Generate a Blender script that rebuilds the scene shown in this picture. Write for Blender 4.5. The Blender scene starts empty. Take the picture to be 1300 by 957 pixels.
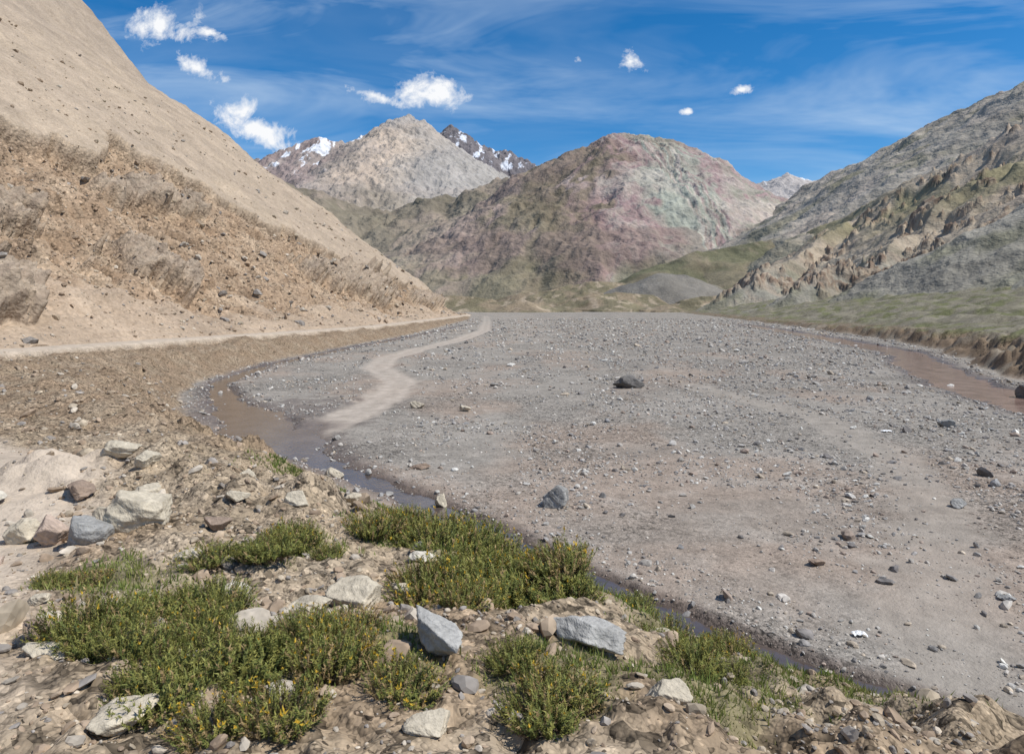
import bpy, math, numpy as np
from mathutils import Vector
rng = np.random.default_rng(7)
scene = bpy.context.scene

# ------------------------------------------------------------------ noise
def _h(ix, iy, seed):
    a = (ix.astype(np.int64) * 374761393 + iy.astype(np.int64) * 668265263 + seed * 1274126177) & 0xffffffff
    a = ((a ^ (a >> 13)) * 1274126177) & 0xffffffff
    a = (a ^ (a >> 16)) & 0xffff
    return a
_CT = np.cos(np.arange(65536) * (2 * math.pi / 65536.0)); _ST = np.sin(np.arange(65536) * (2 * math.pi / 65536.0))
def perlin(x, y, seed=0):
    x = np.asarray(x, float); y = np.asarray(y, float)
    ix = np.floor(x); iy = np.floor(y); fx = x - ix; fy = y - iy
    u = fx * fx * fx * (fx * (fx * 6 - 15) + 10); v = fy * fy * fy * (fy * (fy * 6 - 15) + 10)
    def g(dx, dy):
        a = _h(ix + dx, iy + dy, seed)
        return _CT[a] * (fx - dx) + _ST[a] * (fy - dy)
    a = g(0, 0); b = g(1, 0); c = g(0, 1); d = g(1, 1)
    return 1.5 * ((a + u * (b - a)) * (1 - v) + (c + u * (d - c)) * v)
def fbm(x, y, o=4, seed=0, gain=.5):
    t = 0; A = 1
    for i in range(o):
        t = t + A * perlin(x, y, seed + i * 17); x = x * 2.03 + 3.1; y = y * 2.03 - 1.7; A *= gain
    return t
def ridged(x, y, o=4, seed=0, gain=.5):
    t = 0; A = 1; S = 0
    for i in range(o):
        t = t + A * (1 - 2 * np.abs(perlin(x, y, seed + i * 13))); S += A
        x = x * 2.07 + 1.3; y = y * 2.07 - 4.7; A *= gain
    return t / S
def sst(a, b, x):
    t = np.clip((x - a) / (b - a), 0, 1); return t * t * (3 - 2 * t)
def smin(a, b, k):
    h = np.clip(.5 + .5 * (b - a) / k, 0, 1); return b * (1 - h) + a * h - k * h * (1 - h)
def pd(x, y, P):
    P = np.asarray(P, float); best = np.full(x.shape, 1e18); S = np.zeros(x.shape); G = np.ones(x.shape); s0 = 0
    for i in range(len(P) - 1):
        a = P[i, :2]; d = P[i + 1, :2] - a; L = math.hypot(*d)
        px = x - a[0]; py = y - a[1]
        t = np.clip((px * d[0] + py * d[1]) / (L * L), 0, 1)
        ex = px - t * d[0]; ey = py - t * d[1]; q = ex * ex + ey * ey
        m = q < best
        best = np.where(m, q, best); S = np.where(m, s0 + t * L, S)
        G = np.where(m, np.sign(d[0] * py - d[1] * px), G); s0 += L
    return np.sqrt(best), S, G
def mixc(c, m, col):
    m = np.asarray(m)[..., None]; return c * (1 - m) + np.array(col) * m

# ------------------------------------------------------------------ mesh helpers
def mesh_obj(name, V, F, mat, col=None, smooth=True, extra=None):
    V = np.asarray(V, np.float32); F = np.asarray(F, np.int32); k = F.shape[1]
    me = bpy.data.meshes.new(name)
    me.vertices.add(len(V)); me.vertices.foreach_set("co", V.ravel())
    me.loops.add(F.size); me.loops.foreach_set("vertex_index", F.ravel())
    me.polygons.add(len(F)); me.polygons.foreach_set("loop_start", np.arange(0, F.size, k, dtype=np.int32))
    me.polygons.foreach_set("use_smooth", np.full(len(F), smooth, bool))
    me.update(calc_edges=True)
    if col is not None:
        a = me.color_attributes.new("col", 'FLOAT_COLOR', 'POINT')
        c = np.ones((len(V), 4), np.float32); c[:, :3] = np.clip(np.nan_to_num(col, nan=.2), 0.005, 1); a.data.foreach_set("color", c.ravel())
    if extra:
        for n, v in extra.items():
            a = me.attributes.new(n, 'FLOAT', 'POINT'); a.data.foreach_set("value", np.asarray(v, np.float32).ravel())
    me.materials.append(mat)
    ob = bpy.data.objects.new(name, me); scene.collection.objects.link(ob)
    return ob
def gridf(nu, nv):
    i = np.arange(nu - 1)[:, None] * nv + np.arange(nv - 1)[None, :]
    i = i.ravel(); return np.stack([i, i + nv, i + nv + 1, i + 1], 1)

# ------------------------------------------------------------------ materials
def new_mat(name):
    m = bpy.data.materials.new(name); m.use_nodes = True; nt = m.node_tree
    b = nt.nodes["Principled BSDF"]; return m, nt, b
def N(nt, t, **kw):
    n = nt.nodes.new(t)
    for k, v in kw.items():
        if k.startswith("i_"):
            key = k[2:]; key = int(key) if key.isdigit() else key
            n.inputs[key].default_value = v
        else: setattr(n, k, v)
    return n
def mth(nt, op, a, b=None, c=None, clamp=False):
    n = nt.nodes.new('ShaderNodeMath'); n.operation = op; n.use_clamp = clamp
    for i, v in enumerate((a, b, c)):
        if v is None: continue
        if isinstance(v, (int, float)): n.inputs[i].default_value = v
        else: nt.links.new(v, n.inputs[i])
    return n.outputs[0]
def mapr(nt, v, a, b, c, d):
    n = nt.nodes.new('ShaderNodeMapRange'); nt.links.new(v, n.inputs[0])
    for i, q in enumerate((a, b, c, d)): n.inputs[i + 1].default_value = q
    return n.outputs[0]
def terrain_mat(name, scales, bump, pebble=None, amount=.35, rough=.95):
    m, nt, b = new_mat(name); L = nt.links.new
    at = N(nt, 'ShaderNodeAttribute', attribute_name="col")
    pos = N(nt, 'ShaderNodeNewGeometry').outputs['Position']
    f = None
    for s in scales:
        n = N(nt, 'ShaderNodeTexNoise', i_Scale=s, i_Detail=3.0, i_Roughness=.7); L(pos, n.inputs['Vector'])
        v = mapr(nt, n.outputs['Fac'], .3, .7, 1 - amount, 1 + amount)
        f = v if f is None else mth(nt, 'MULTIPLY', f, v)
    h = None
    for s, d in bump:
        n = N(nt, 'ShaderNodeTexNoise', i_Scale=s, i_Detail=2.0, i_Roughness=.6); L(pos, n.inputs['Vector'])
        v = mth(nt, 'MULTIPLY', n.outputs['Fac'], d); h = v if h is None else mth(nt, 'ADD', h, v)
    if pebble:
        pa = N(nt, 'ShaderNodeAttribute', attribute_name="peb").outputs['Fac']
        for s, d, am in pebble:
            vo = N(nt, 'ShaderNodeTexVoronoi', i_Scale=s); L(pos, vo.inputs['Vector'])
            sep = N(nt, 'ShaderNodeSeparateColor'); L(vo.outputs['Color'], sep.inputs[0])
            on = mth(nt, 'MULTIPLY', mapr(nt, sep.outputs[1], .35, .55, 0, 1), pa)
            tone = mapr(nt, sep.outputs[0], 0, 1, -am * .8, am * 1.2)
            edge = mapr(nt, vo.outputs['Distance'], .25, .6, 0, -am * .9)
            tt = mth(nt, 'MULTIPLY', mth(nt, 'ADD', tone, edge), on)
            f = mth(nt, 'MULTIPLY', f, mth(nt, 'ADD', tt, 1.0))
            dome = mth(nt, 'MULTIPLY', mth(nt, 'MULTIPLY', mth(nt, 'SUBTRACT', .7, vo.outputs['Distance']), on), d)
            h = mth(nt, 'ADD', h, dome)
    mul = N(nt, 'ShaderNodeVectorMath', operation='SCALE'); L(at.outputs['Color'], mul.inputs[0]); L(f, mul.inputs['Scale'])
    L(mul.outputs[0], b.inputs['Base Color'])
    bp = N(nt, 'ShaderNodeBump', i_Strength=1.0, i_Distance=1.0); L(h, bp.inputs['Height']); L(bp.outputs[0], b.inputs['Normal'])
    b.inputs['Specular IOR Level'].default_value = .15
    wet = N(nt, 'ShaderNodeAttribute', attribute_name="wet").outputs['Fac']
    L(mapr(nt, wet, 0, 1, rough, .35), b.inputs['Roughness'])
    return m
M_ground = terrain_mat("ground_mat", [1.2], [(14, .03)], pebble=[(9, .03, .5), (30, .012, .5)], amount=.18)
M_hill = terrain_mat("scree_mat", [.12, 2.5], [(.7, .5), (4.0, .12)], pebble=[(2.2, .14, .4)], amount=.17)
M_rhill = terrain_mat("rocky_slope_mat", [.03, .6], [(.12, 1.6), (.8, .6)], amount=.22)
M_mtn = terrain_mat("mountain_mat", [.012, .12], [(.04, 5.5), (.25, 2.0)], amount=.2)
M_far = terrain_mat("far_mountain_mat", [.003, .03], [(.01, 18), (.05, 8)], amount=.18)

def stone_mat(name, tone=None, sc=5.0):
    m, nt, b = new_mat(name); L = nt.links.new
    tc = N(nt, 'ShaderNodeTexCoord').outputs['Object'] if tone else N(nt, 'ShaderNodeNewGeometry').outputs['Position']
    n1 = N(nt, 'ShaderNodeTexNoise', i_Scale=sc, i_Detail=5.0 if tone else 2.0, i_Roughness=.7, i_Distortion=.6 if tone else 0.); L(tc, n1.inputs['Vector'])
    f = mapr(nt, n1.outputs['Fac'], .3, .7, .62, 1.3)
    h = mth(nt, 'MULTIPLY', n1.outputs['Fac'], .06)
    if tone:
        n2 = N(nt, 'ShaderNodeTexNoise', i_Scale=sc * 9, i_Detail=3.0, i_Roughness=.7); L(tc, n2.inputs['Vector'])
        f = mth(nt, 'MULTIPLY', f, mapr(nt, n2.outputs['Fac'], .3, .7, .8, 1.18)); h = mth(nt, 'ADD', h, mth(nt, 'MULTIPLY', n2.outputs['Fac'], .014))
    mul = N(nt, 'ShaderNodeVectorMath', operation='SCALE'); L(f, mul.inputs['Scale'])
    if tone: mul.inputs[0].default_value = tone
    else:
        at = N(nt, 'ShaderNodeAttribute', attribute_name="col"); L(at.outputs['Color'], mul.inputs[0])
    L(mul.outputs[0], b.inputs['Base Color']); b.inputs['Roughness'].default_value = .85
    b.inputs['Specular IOR Level'].default_value = .25
    if tone:
        bp = N(nt, 'ShaderNodeBump', i_Strength=.8, i_Distance=1.0); L(h, bp.inputs['Height']); L(bp.outputs[0], b.inputs['Normal'])
    return m
M_gravel = stone_mat("gravel_mat", None, 6.0)

def leaf_mat(name):
    m, nt, b = new_mat(name); L = nt.links.new
    at = N(nt, 'ShaderNodeAttribute', attribute_name="col"); L(at.outputs['Color'], b.inputs['Base Color'])
    b.inputs['Roughness'].default_value = .6; b.inputs['Specular IOR Level'].default_value = .25
    tr = N(nt, 'ShaderNodeBsdfTranslucent'); L(at.outputs['Color'], tr.inputs['Color'])
    mx = N(nt, 'ShaderNodeMixShader', i_0=.25); L(b.outputs[0], mx.inputs[1]); L(tr.outputs[0], mx.inputs[2])
    L(mx.outputs[0], nt.nodes['Material Output'].inputs['Surface']); return m
M_leaf = leaf_mat("foliage_mat")

def water_mat(name, c):
    m, nt, b = new_mat(name); L = nt.links.new
    pos = N(nt, 'ShaderNodeNewGeometry').outputs['Position']
    n = N(nt, 'ShaderNodeTexNoise', i_Scale=.8, i_Detail=4.0); L(pos, n.inputs['Vector'])
    mx = N(nt, 'ShaderNodeMixRGB'); L(mapr(nt, n.outputs['Fac'], .35, .65, 0, 1), mx.inputs[0])
    mx.inputs[1].default_value = (*c, 1); mx.inputs[2].default_value = (c[0] * .6, c[1] * .58, c[2] * .56, 1)
    L(mx.outputs[0], b.inputs['Base Color']); b.inputs['Roughness'].default_value = .08
    n2 = N(nt, 'ShaderNodeTexNoise', i_Scale=7.0, i_Detail=3.0); L(pos, n2.inputs['Vector'])
    bp = N(nt, 'ShaderNodeBump', i_Strength=.3, i_Distance=.03); L(n2.outputs['Fac'], bp.inputs['Height']); L(bp.outputs[0], b.inputs['Normal'])
    return m

# ------------------------------------------------------------------ valley layout (metres, camera stands at x=0,y=0)
TOE_L = [(40, -40), (20, -6), (13, 3), (8, 7.6), (4.9, 10.0), (3.2, 11.6), (1.2, 13.9), (-1, 16.2), (-3.2, 19), (-5.5, 21.8), (-9, 25.5), (-13, 30), (-17.0, 36), (-20.5, 42), (-24, 52), (-25, 66), (-23.5, 90), (-19.5, 130), (-16, 250), (-22, 370), (-80, 480), (-300, 620)]
ST_L = [(24, -5), (14, 4), (8.5, 8.6), (5.3, 10.9), (3.7, 12.6), (1.9, 14.8), (.1, 17), (-1.7, 19.4), (-4, 22.3), (-6.6, 25.2), (-9.8, 29.5), (-12.6, 34), (-17.5, 42), (-22.3, 52), (-23.8, 66), (-22, 90), (-17.5, 130), (-13, 190)]
TOE_R = [(40, -30), (35, 20), (34.5, 36), (36.5, 46), (40, 56), (46, 68), (55, 87), (62, 115), (72, 173), (90, 300), (120, 520), (160, 800)]
ST_R = [(36, -30), (30.5, 20), (30.2, 36), (32.0, 46), (35.6, 56), (41, 68), (48, 84), (53, 110), (59, 150), (65, 190)]
TRACK = [(-9.5, 31), (-8.7, 36), (-8.0, 43.3), (-8.4, 52), (-12.6, 64), (-13.6, 75), (-12, 90), (-8.6, 112), (-6, 150), (-8, 220), (-12, 320)]
SAND = [(6.0, 9.0), (8.2, 13.0), (11.5, 18.5), (14.8, 26), (16, 36), (13, 50)]
ROAD = [(-1.8, -12), (-4.9, 3), (-8.6, 11.0), (-18, 17), (-30, 26), (-33.0, 38), (-33.5, 50), (-33, 66), (-30.5, 90), (-26.8, 130), (-22.5, 250), (-20, 345)]
FOOT_Y = [-60, 0, 20, 37, 58, 90, 130, 250, 350, 460]
FOOT_X = [-34, -34, -35, -37, -37.5, -35, -30.5, -26, -22, -22]
TY = [-60, 0, 4, 11, 20, 37, 58, 90, 130, 250, 350, 600]
TZ = [4.4, 4.35, 3.8, 3.05, 2.7, 2.8, 2.4, 1.9, 1.4, .7, .3, .1]
MOUND = [(-6.6, 10.2), (-4.8, 10.4), (-3.4, 9.8), (-2.5, 8.8)]

def ground(x, y, want_col=False):
    n8 = fbm(x / 8, y / 8, 3, 1); n1 = fbm(x / 1.1, y / 1.1, 3, 5); nf = fbm(x / .22, y / .22, 2, 9)
    dl, sl, gl = pd(x, y, TOE_L); ins = dl * gl + .5 * fbm(x / 3, y / 3, 3, 20)
    T = np.interp(y, TY, TZ); md = pd(x, y, MOUND)[0]
    rd = pd(x, y, ROAD)[0]; onroad = 1 - sst(1.6, 2.4, rd + .2 * n1)
    mound = .62 * np.exp(-(md / 1.3) ** 2) * (1 + .6 * n1)
    bankr = sst(13, 20, y) * (1 - onroad)
    zt = T + mound + (.16 * fbm(x / 2.2, y / 2.2, 4, 31) + .05 * nf + .03 * fbm(x / .55, y / .55, 3, 33)) * (1 - .8 * onroad) + .25 * n8 * sst(12, 30, y) * (1 - onroad)
    gl_ = ridged(sl / 2.6 + .3 * n1, dl / 9, 4, 35)
    zt = zt + bankr * (.35 * fbm(x / 3.5, y / 3.5, 4, 37) - .25 * sst(26, 34, y)) + onroad * .25 * sst(28, 36, y)
    zl = smin(zt, .56 * ins * (1 + .15 * n1) + bankr * .5 * (gl_ - .3) * sst(.5, 2.5, ins), .5)
    dr, sr, gr = pd(x, y, TOE_R); out = -dr * gr + 1.6 * fbm(x / 7, y / 7, 4, 44)
    Tr = np.interp(y, [0, 60, 100, 180, 400], [3.2, 3.0, 2.1, .9, .3])
    zr = smin(Tr + .16 * np.maximum(out - 5, 0) + .8 * n8 * sst(3, 14, out) + .2 * n8 + .12 * n1, (.62 + .3 * n1 + .25 * n8) * out, .9)
    bed = .09 * n8 + .03 * n1 + .008 * nf
    s1 = pd(x, y, ST_L)[0]; w1 = np.interp(y, [0, 15, 24, 29, 34, 42, 50, 60, 100, 190], [.3, .34, .55, 1.1, 1.8, 1.0, .7, .7, .7, .5])
    wob = fbm(x / 4, y / 4, 3, 60) * .55 + .25 * n1
    a1 = s1 / w1 + wob * .8
    s2 = pd(x, y, ST_R)[0]; a2 = s2 / 2.2 + wob * .5
    carve = .26 * (1 - sst(.3, 1.6, a1)) + .34 * (1 - sst(.4, 1.5, a2))
    L_ = sst(-.4, .4, ins); R_ = sst(-.4, .4, out)
    z = bed * (1 - L_) * (1 - R_) + np.maximum(zl, -.3) * L_ + np.maximum(zr, -.3) * R_ - carve
    far = sst(420, 700, np.hypot(x, y)); z = z * (1 - far)
    tr = pd(x, y, TRACK)[0]; ontr = (1 - sst(1.0, 1.8, tr + .3 * n1)) * (1 - L_)
    z = z - .05 * ontr + .05 * np.exp(-((tr - 2.0) / .5) ** 2) * (1 - L_)
    if not want_col: return z
    sa = 1 - sst(.6, 1.5, pd(x, y, SAND)[0] + .5 * n1)
    c = np.zeros(x.shape + (3,)); c[:] = (.288, .262, .228)
    pink = sst(-.15, .5, fbm(x / 9, y / 14, 4, 71) + .55 * (1 - sst(12, 32, y)) - .012 * np.maximum(x - 6, 0))
    c = mixc(c, pink * .8, (.31, .245, .195))
    c = mixc(c, .5 * sst(.0, .7, fbm(x / 25, y / 5, 4, 81)), (.23, .208, .18))
    c = mixc(c, .4 * sst(.0, .7, fbm(x / 2.5, y / 2.0, 4, 85)), (.355, .318, .275))
    c = mixc(c, .6 * sst(40, 160, y), (.32, .29, .25))
    c = mixc(c, .6 * sa, (.295, .26, .22))
    c = mixc(c, ontr * .8 * sst(260, 120, y), (.39, .335, .28))
    strk = np.exp(-((np.abs(tr) - .75) / .3) ** 2) * ontr; c = mixc(c, .4 * strk, (.45, .39, .33))
    wet = np.maximum((1 - sst(.9, 2.4, a1)) * (1 - sst(.3, 1.0, ins)), (1 - sst(.9, 1.9, a2)) * (1 - sst(.3, 1, out)))
    mud = np.exp(-(((x + 12) / 5) ** 2 + ((y - 36) / 9) ** 2)) * (1 - L_); wet = np.maximum(wet, .65 * sst(.3, .7, mud + .4 * n1) * (1 - ontr))
    c = mixc(c, wet * .85, (.125, .094, .077))
    cb = np.zeros_like(c); cb[:] = (.335, .262, .18)
    cb = mixc(cb, sst(-.2, .6, fbm(x / 1.8, y / 1.8, 4, 91)) * .6, (.395, .32, .235))
    cb = mixc(cb, sst(.0, .6, fbm(x / 3.1, y / 3.1, 4, 95)) * .6, (.255, .18, .115))
    cb = mixc(cb, sst(.1, .6, fbm(x / .5, y / .5, 4, 97)) * .5, (.24, .18, .12))
    cb = mixc(cb, bankr * (.25 + .6 * sst(-.1, .6, gl_ * .5 + n1)), (.265, .19, .125))
    cb = mixc(cb, onroad * .95, (.48, .40, .315))
    gm = grass_mask(x, y, ins)
    cb = mixc(cb, np.clip(gm, 0, 1) * .65, (.16, .16, .07))
    c = c * (1 - L_[..., None]) + cb * L_[..., None]
    cr = np.zeros_like(c); cr[:] = (.21, .155, .105)
    cr = mixc(cr, sst(.0, .8, zr - .8 * Tr), (.215, .195, .14))
    cr = mixc(cr, sst(-.6, .6, zr - .8 * Tr) * sst(-.1, .35, fbm(x / 7, y / 7, 4, 103)) * .8, (.145, .155, .065))
    cr = mixc(cr, sst(.0, .5, fbm(x / 4, y / 4, 4, 101)) * .6, (.25, .225, .18))
    c = c * (1 - R_[..., None]) + cr * R_[..., None]
    c = mixc(c, sst(420, 680, np.hypot(x, y)), (.215, .19, .145))
    dens = sst(-.3, .5, fbm(x / 6, y / 9, 4, 111) + .35 * sst(4, 14, x) - .25 * pink)
    peb = np.clip((.35 + .65 * dens) * (1 - .85 * ontr) * (1 - .8 * sa), 0, 1)
    peb = peb * (1 - L_) + L_ * .95 * (1 - .85 * onroad) * (1 - .5 * gm)
    return z, c, peb, wet

GP = [(-2.75, 5.2, .6), (-3.6, 5.9, .5), (-2.2, 6.8, .5), (-1.4, 7.7, .6), (-.5, 7.4, 1.0), (.3, 6.6, .9), (1.0, 7.2, .9), (1.9, 7.7, .9), (-1.0, 4.4, .6), (-2.3, 4.6, .6), (2.7, 8.2, 1), (1.0, 9.0, 1), (1.8, 5.9, .7), (1.2, 4.2, .5), (2.8, 6.6, .8), (-1.2, 9.8, .8), (-2.6, 12.6, .6), (.3, 4.2, .5)]
def grass_mask(x, y, ins):
    n = fbm(x / .7, y / .7, 4, 130)
    a = np.exp(-((ins - 2.0) / 1.4) ** 2) * sst(21.5, 18, y) * sst(2, 8, y) * sst(-.8, -.2, n + .25)
    b = 0
    for gx, gy, r in GP: b = np.maximum(b, np.exp(-(((x - gx) ** 2 + (y - gy) ** 2) / (r * r)) ** 1.0))
    b = sst(.3, .75, b + .4 * n)
    return np.clip(np.maximum(a, b * .85), 0, 1)

# ------------------------------------------------------------------ ground sheet
ang = np.radians(np.concatenate([np.linspace(-180, -52, 50, endpoint=False), np.linspace(-52, 52, 820, endpoint=False), np.linspace(52, 180, 50)]))
rad = np.concatenate([[0.02], np.geomspace(.8, 2.4, 12, endpoint=False), np.geomspace(2.4, 450, 600, endpoint=False), np.geomspace(450, 16000, 40)])
A, R = np.meshgrid(ang, rad, indexing='ij'); X = (R * np.sin(A)).ravel(); Y = (R * np.cos(A)).ravel()
Z, C, PEB, WET = ground(X, Y, True)
mesh_obj("ground", np.stack([X, Y, Z], 1), gridf(len(ang), len(rad)), M_ground, C, extra={"peb": PEB, "wet": WET})

# ------------------------------------------------------------------ streams
def ribbon(name, P, hw, z, mat):
    P = np.array(P, float); n = 12; Q = []
    for i in range(len(P) - 1):
        for t in np.linspace(0, 1, n, endpoint=False): Q.append(P[i] * (1 - t) + P[i + 1] * t)
    Q.append(P[-1]); Q = np.array(Q); T = np.gradient(Q, axis=0)
    for _ in range(6): T[1:-1] = (T[:-2] + 2 * T[1:-1] + T[2:]) / 4
    T /= np.linalg.norm(T, axis=1)[:, None]; Nn = np.stack([-T[:, 1], T[:, 0]], 1); w = hw(Q)
    V = []
    for s in np.linspace(-1, 1, 5): V.append(np.column_stack([Q + Nn * (s * w)[:, None], np.full(len(Q), z)]))
    V = np.concatenate(V)
    return mesh_obj(name, V, gridf(5, len(Q)), mat)
ribbon("stream", ST_L, lambda q: np.interp(q[:, 1], [0, 15, 24, 29, 34, 42, 50, 60, 100, 190], [.6, .7, 1.1, 2.2, 3.4, 2.0, 1.4, 1.4, 1.4, 1.0]), -.115, water_mat("muddy_water", (.105, .083, .072)))
ribbon("stream", ST_R, lambda q: np.full(len(q), 3.7), -.12, water_mat("red_water", (.32, .215, .175)))

# ------------------------------------------------------------------ left scree hillside
yv = np.concatenate([np.linspace(-60, 28, 40, endpoint=False), np.geomspace(28, 345, 600, endpoint=False), np.linspace(345, 470, 50)])
qv = np.concatenate([[-6, -3], np.expm1(np.linspace(0, 1, 520) * 4.6) / np.expm1(4.6) * 420])
YY, QQ = np.meshgrid(yv, qv, indexing='ij'); y = YY.ravel(); q = QQ.ravel()
xf = np.interp(y, FOOT_Y, FOOT_X); rz = np.interp(y, TY, TZ)
z0 = rz + .74 * q + .4 * np.maximum(q - 160, 0) - 1.0 * np.maximum(y - 345, 0)
zs = z0 - rz
zt = np.interp(y, [0, 40, 90, 140, 210, 350], [22, 27, 33, 35, 22, 9]) + 5 * fbm(y / 30, y * 0 + .5, 4, 200) + 1.6 * fbm(y / 5, q / 8, 3, 201)
inz = 1 - sst(-.6, .6, zs - zt)            # rubble zone
low = 1 - sst(2, 8, zs + 3 * fbm(y / 12, q / 12, 3, 203))
gul = ridged(y / 9 + .4 * fbm(y / 20, q / 20, 2, 210), q / 60, 4, 211)
gz2 = ridged(y / 5 + .5 * fbm(y / 9, q / 9, 2, 224), q / 22, 4, 223)
disp = 1.8 * fbm(y / 45, q / 45, 4, 220) + .5 * fbm(y / 7, q / 12, 4, 221) - 1.0 * (gul) * sst(5, 30, q)
disp += inz * (-2.6 + 1.3 * fbm(y / 7, q / 7, 5, 222, .6) - 2.6 * gz2) * (1 - .6 * low)
oc = np.maximum.reduce([np.exp(-((y - 52) / 9) ** 2 - ((zs - 7) / 6) ** 2), .95 * np.exp(-((y - 76) / 10) ** 2 - ((zs - 18) / 4) ** 2),
                        .95 * np.exp(-((y - 205) / 40) ** 2 - ((zs - 13) / 5) ** 2), .8 * np.exp(-((y - 95) / 8) ** 2 - ((zs - 11) / 4) ** 2), .8 * np.exp(-((y - 130) / 20) ** 2 - ((zs - 27) / 3) ** 2), .85 * np.exp(-((y - 290) / 36) ** 2 - ((zs - 8) / 3.4) ** 2)])
ocm = sst(.40, .50, oc + .30 * fbm(y / 4, q / 4, 4, 230))
strata = np.sin(zs * 4.2 + 3 * fbm(y / 9, q / 9, 3, 233))
disp += ocm * (2.6 + 1.8 * ridged(y / 3.4, zs / 3.5, 5, 231, .6) + .10 * strata + .8 * sst(150, 220, y))
disp = disp * sst(.2, 5, q)
yscale = np.clip(y / 60, .35, 3)
disp += .11 * yscale * fbm(y / .9 / yscale, q / .9 / yscale, 4, 240, .6)
nx, nz = .595, .804
HV = np.stack([xf - q + nx * disp, y + .0 * disp, z0 + nz * disp], 1)
HV[q < 0, 2] -= 3
c = np.zeros((len(y), 3)); c[:] = (.375, .30, .225)
c = mixc(c, sst(-.2, .7, fbm(y / 3, q / 40, 4, 250)) * .6, (.315, .25, .19))
c = mixc(c, sst(0, .7, fbm(y / 30, q / 30, 4, 251)) * .6, (.42, .335, .245))
c = mixc(c, sst(110, 190, q + 25 * fbm(y / 25, q / 25, 4, 255)) * .5, (.29, .235, .185))
c = mixc(c, inz * .9, (.335, .24, .16))
c = mixc(c, inz * sst(-.1, .6, fbm(y / 6, q / 6, 4, 252, .6)) * .65, (.25, .17, .108))
c = mixc(c, inz * sst(.0, .6, fbm(y / 4, q / 10, 4, 253, .6)) * .6, (.42, .325, .23))
c = mixc(c, low * .75 * inz, (.395, .31, .23))
c = mixc(c, ocm * .9, (.335, .27, .205)); c = mixc(c, ocm * .4 * (strata > .3), (.245, .185, .14))
peb = np.clip(.25 + .75 * inz * (1 - low) - .5 * ocm, 0.1, 1)
mesh_obj("scree_hillside", HV, gridf(len(yv), len(qv)), M_hill, c, extra={"peb": peb, "wet": np.zeros(len(y))})
HW = inz * (1 - .5 * low) * (1 - .8 * ocm) + .12

# ------------------------------------------------------------------ mountains from ridge lines
def ridge_field(x, y, ridges, wseed, warp, wl, soft=8.):
    """height = highest of the flanks falling from every ridge segment; S runs along the ridges, D away from them.
    The last value is 0 where the flanks of two different ridges meet (valley lines) and 1 elsewhere."""
    wx = x + warp * fbm(x / wl, y / wl, 4, wseed); wy = y + warp * fbm(x / wl, y / wl, 4, wseed + 50)
    S = np.zeros(x.shape); D = np.zeros(x.shape); off = 0
    B1 = np.full(x.shape, -1e4); B2 = np.full(x.shape, -1e4)
    for pts, slope, p in ridges:
        P = np.array(pts, float); s0 = 0; h1 = np.full(x.shape, -1e4); s1 = np.zeros(x.shape); d1 = np.zeros(x.shape)
        for i in range(len(P) - 1):
            a = P[i, :2]; dv = P[i + 1, :2] - a; L = math.hypot(*dv)
            t = np.clip(((wx - a[0]) * dv[0] + (wy - a[1]) * dv[1]) / (L * L), 0, 1)
            d = np.hypot(wx - a[0] - t * dv[0], wy - a[1] - t * dv[1]); zc = P[i, 2] * (1 - t) + P[i + 1, 2] * t
            k = 1 - d * slope / np.maximum(zc, 1)
            h = np.where(k > 0, zc * np.maximum(k, 0) ** p, zc * k * .3)
            m = h > h1; s1 = np.where(m, off + s0 + t * L, s1); d1 = np.where(m, d, d1); h1 = np.maximum(h1, h); s0 += L
        m = h1 > B1
        B2 = np.where(m, B1, np.maximum(B2, h1)); S = np.where(m, s1, S); D = np.where(m, d1, D); B1 = np.maximum(B1, h1)
        off += 7000
    gap = np.maximum(B1 - B2, 0); e = np.clip(1 - gap / soft, 0, 1)
    H = np.maximum(B1, -50) + np.where(B1 > 0, soft * .25 * e * e, 0)
    return H, S, D, sst(0, soft * 1.2, gap)
def mountain(name, ridges, bounds, nx_, ny_, mat, colf, lam, amp, seed, warp=40, wl=200, crag=0., haze_tint=0., gw=.75):
    xs = np.linspace(bounds[0], bounds[1], nx_); ys = np.linspace(bounds[2], bounds[3], ny_)
    XX, YY = np.meshgrid(xs, ys, indexing='ij'); x = XX.ravel(); y = YY.ravel()
    H, S, D, cf = ridge_field(x, y, ridges, seed, warp, wl, amp * 1.2)
    up = sst(-5, 60, H)
    g1 = ridged(S / lam + .5 * fbm(x / lam / 3, y / lam / 3, 3, seed + 3), D / lam / 6, 5, seed + 5, .6) * cf
    g2 = ridged(x / lam / 1.6, y / lam / 1.6, 6, seed + 9, .55)
    z = H + up * amp * (gw * g1 * sst(0, lam * 1.5, D) + .75 * (g2 - .2)) + up * crag * ridged(x / lam * 1.7, y / lam * 1.7, 5, seed + 15, .65)
    z = np.where(H < 0, np.minimum(z, -2), z)
    c = colf(x, y, z, S, D, cf, g2)
    c = mixc(c, np.full(len(x), haze_tint), (.40, .42, .46))  # aerial haze painted into the base colour as a blue-grey mix
    return mesh_obj(name, np.stack([x, y, z], 1), gridf(nx_, ny_), mat, c, extra={"wet": np.zeros(len(x))})

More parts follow.
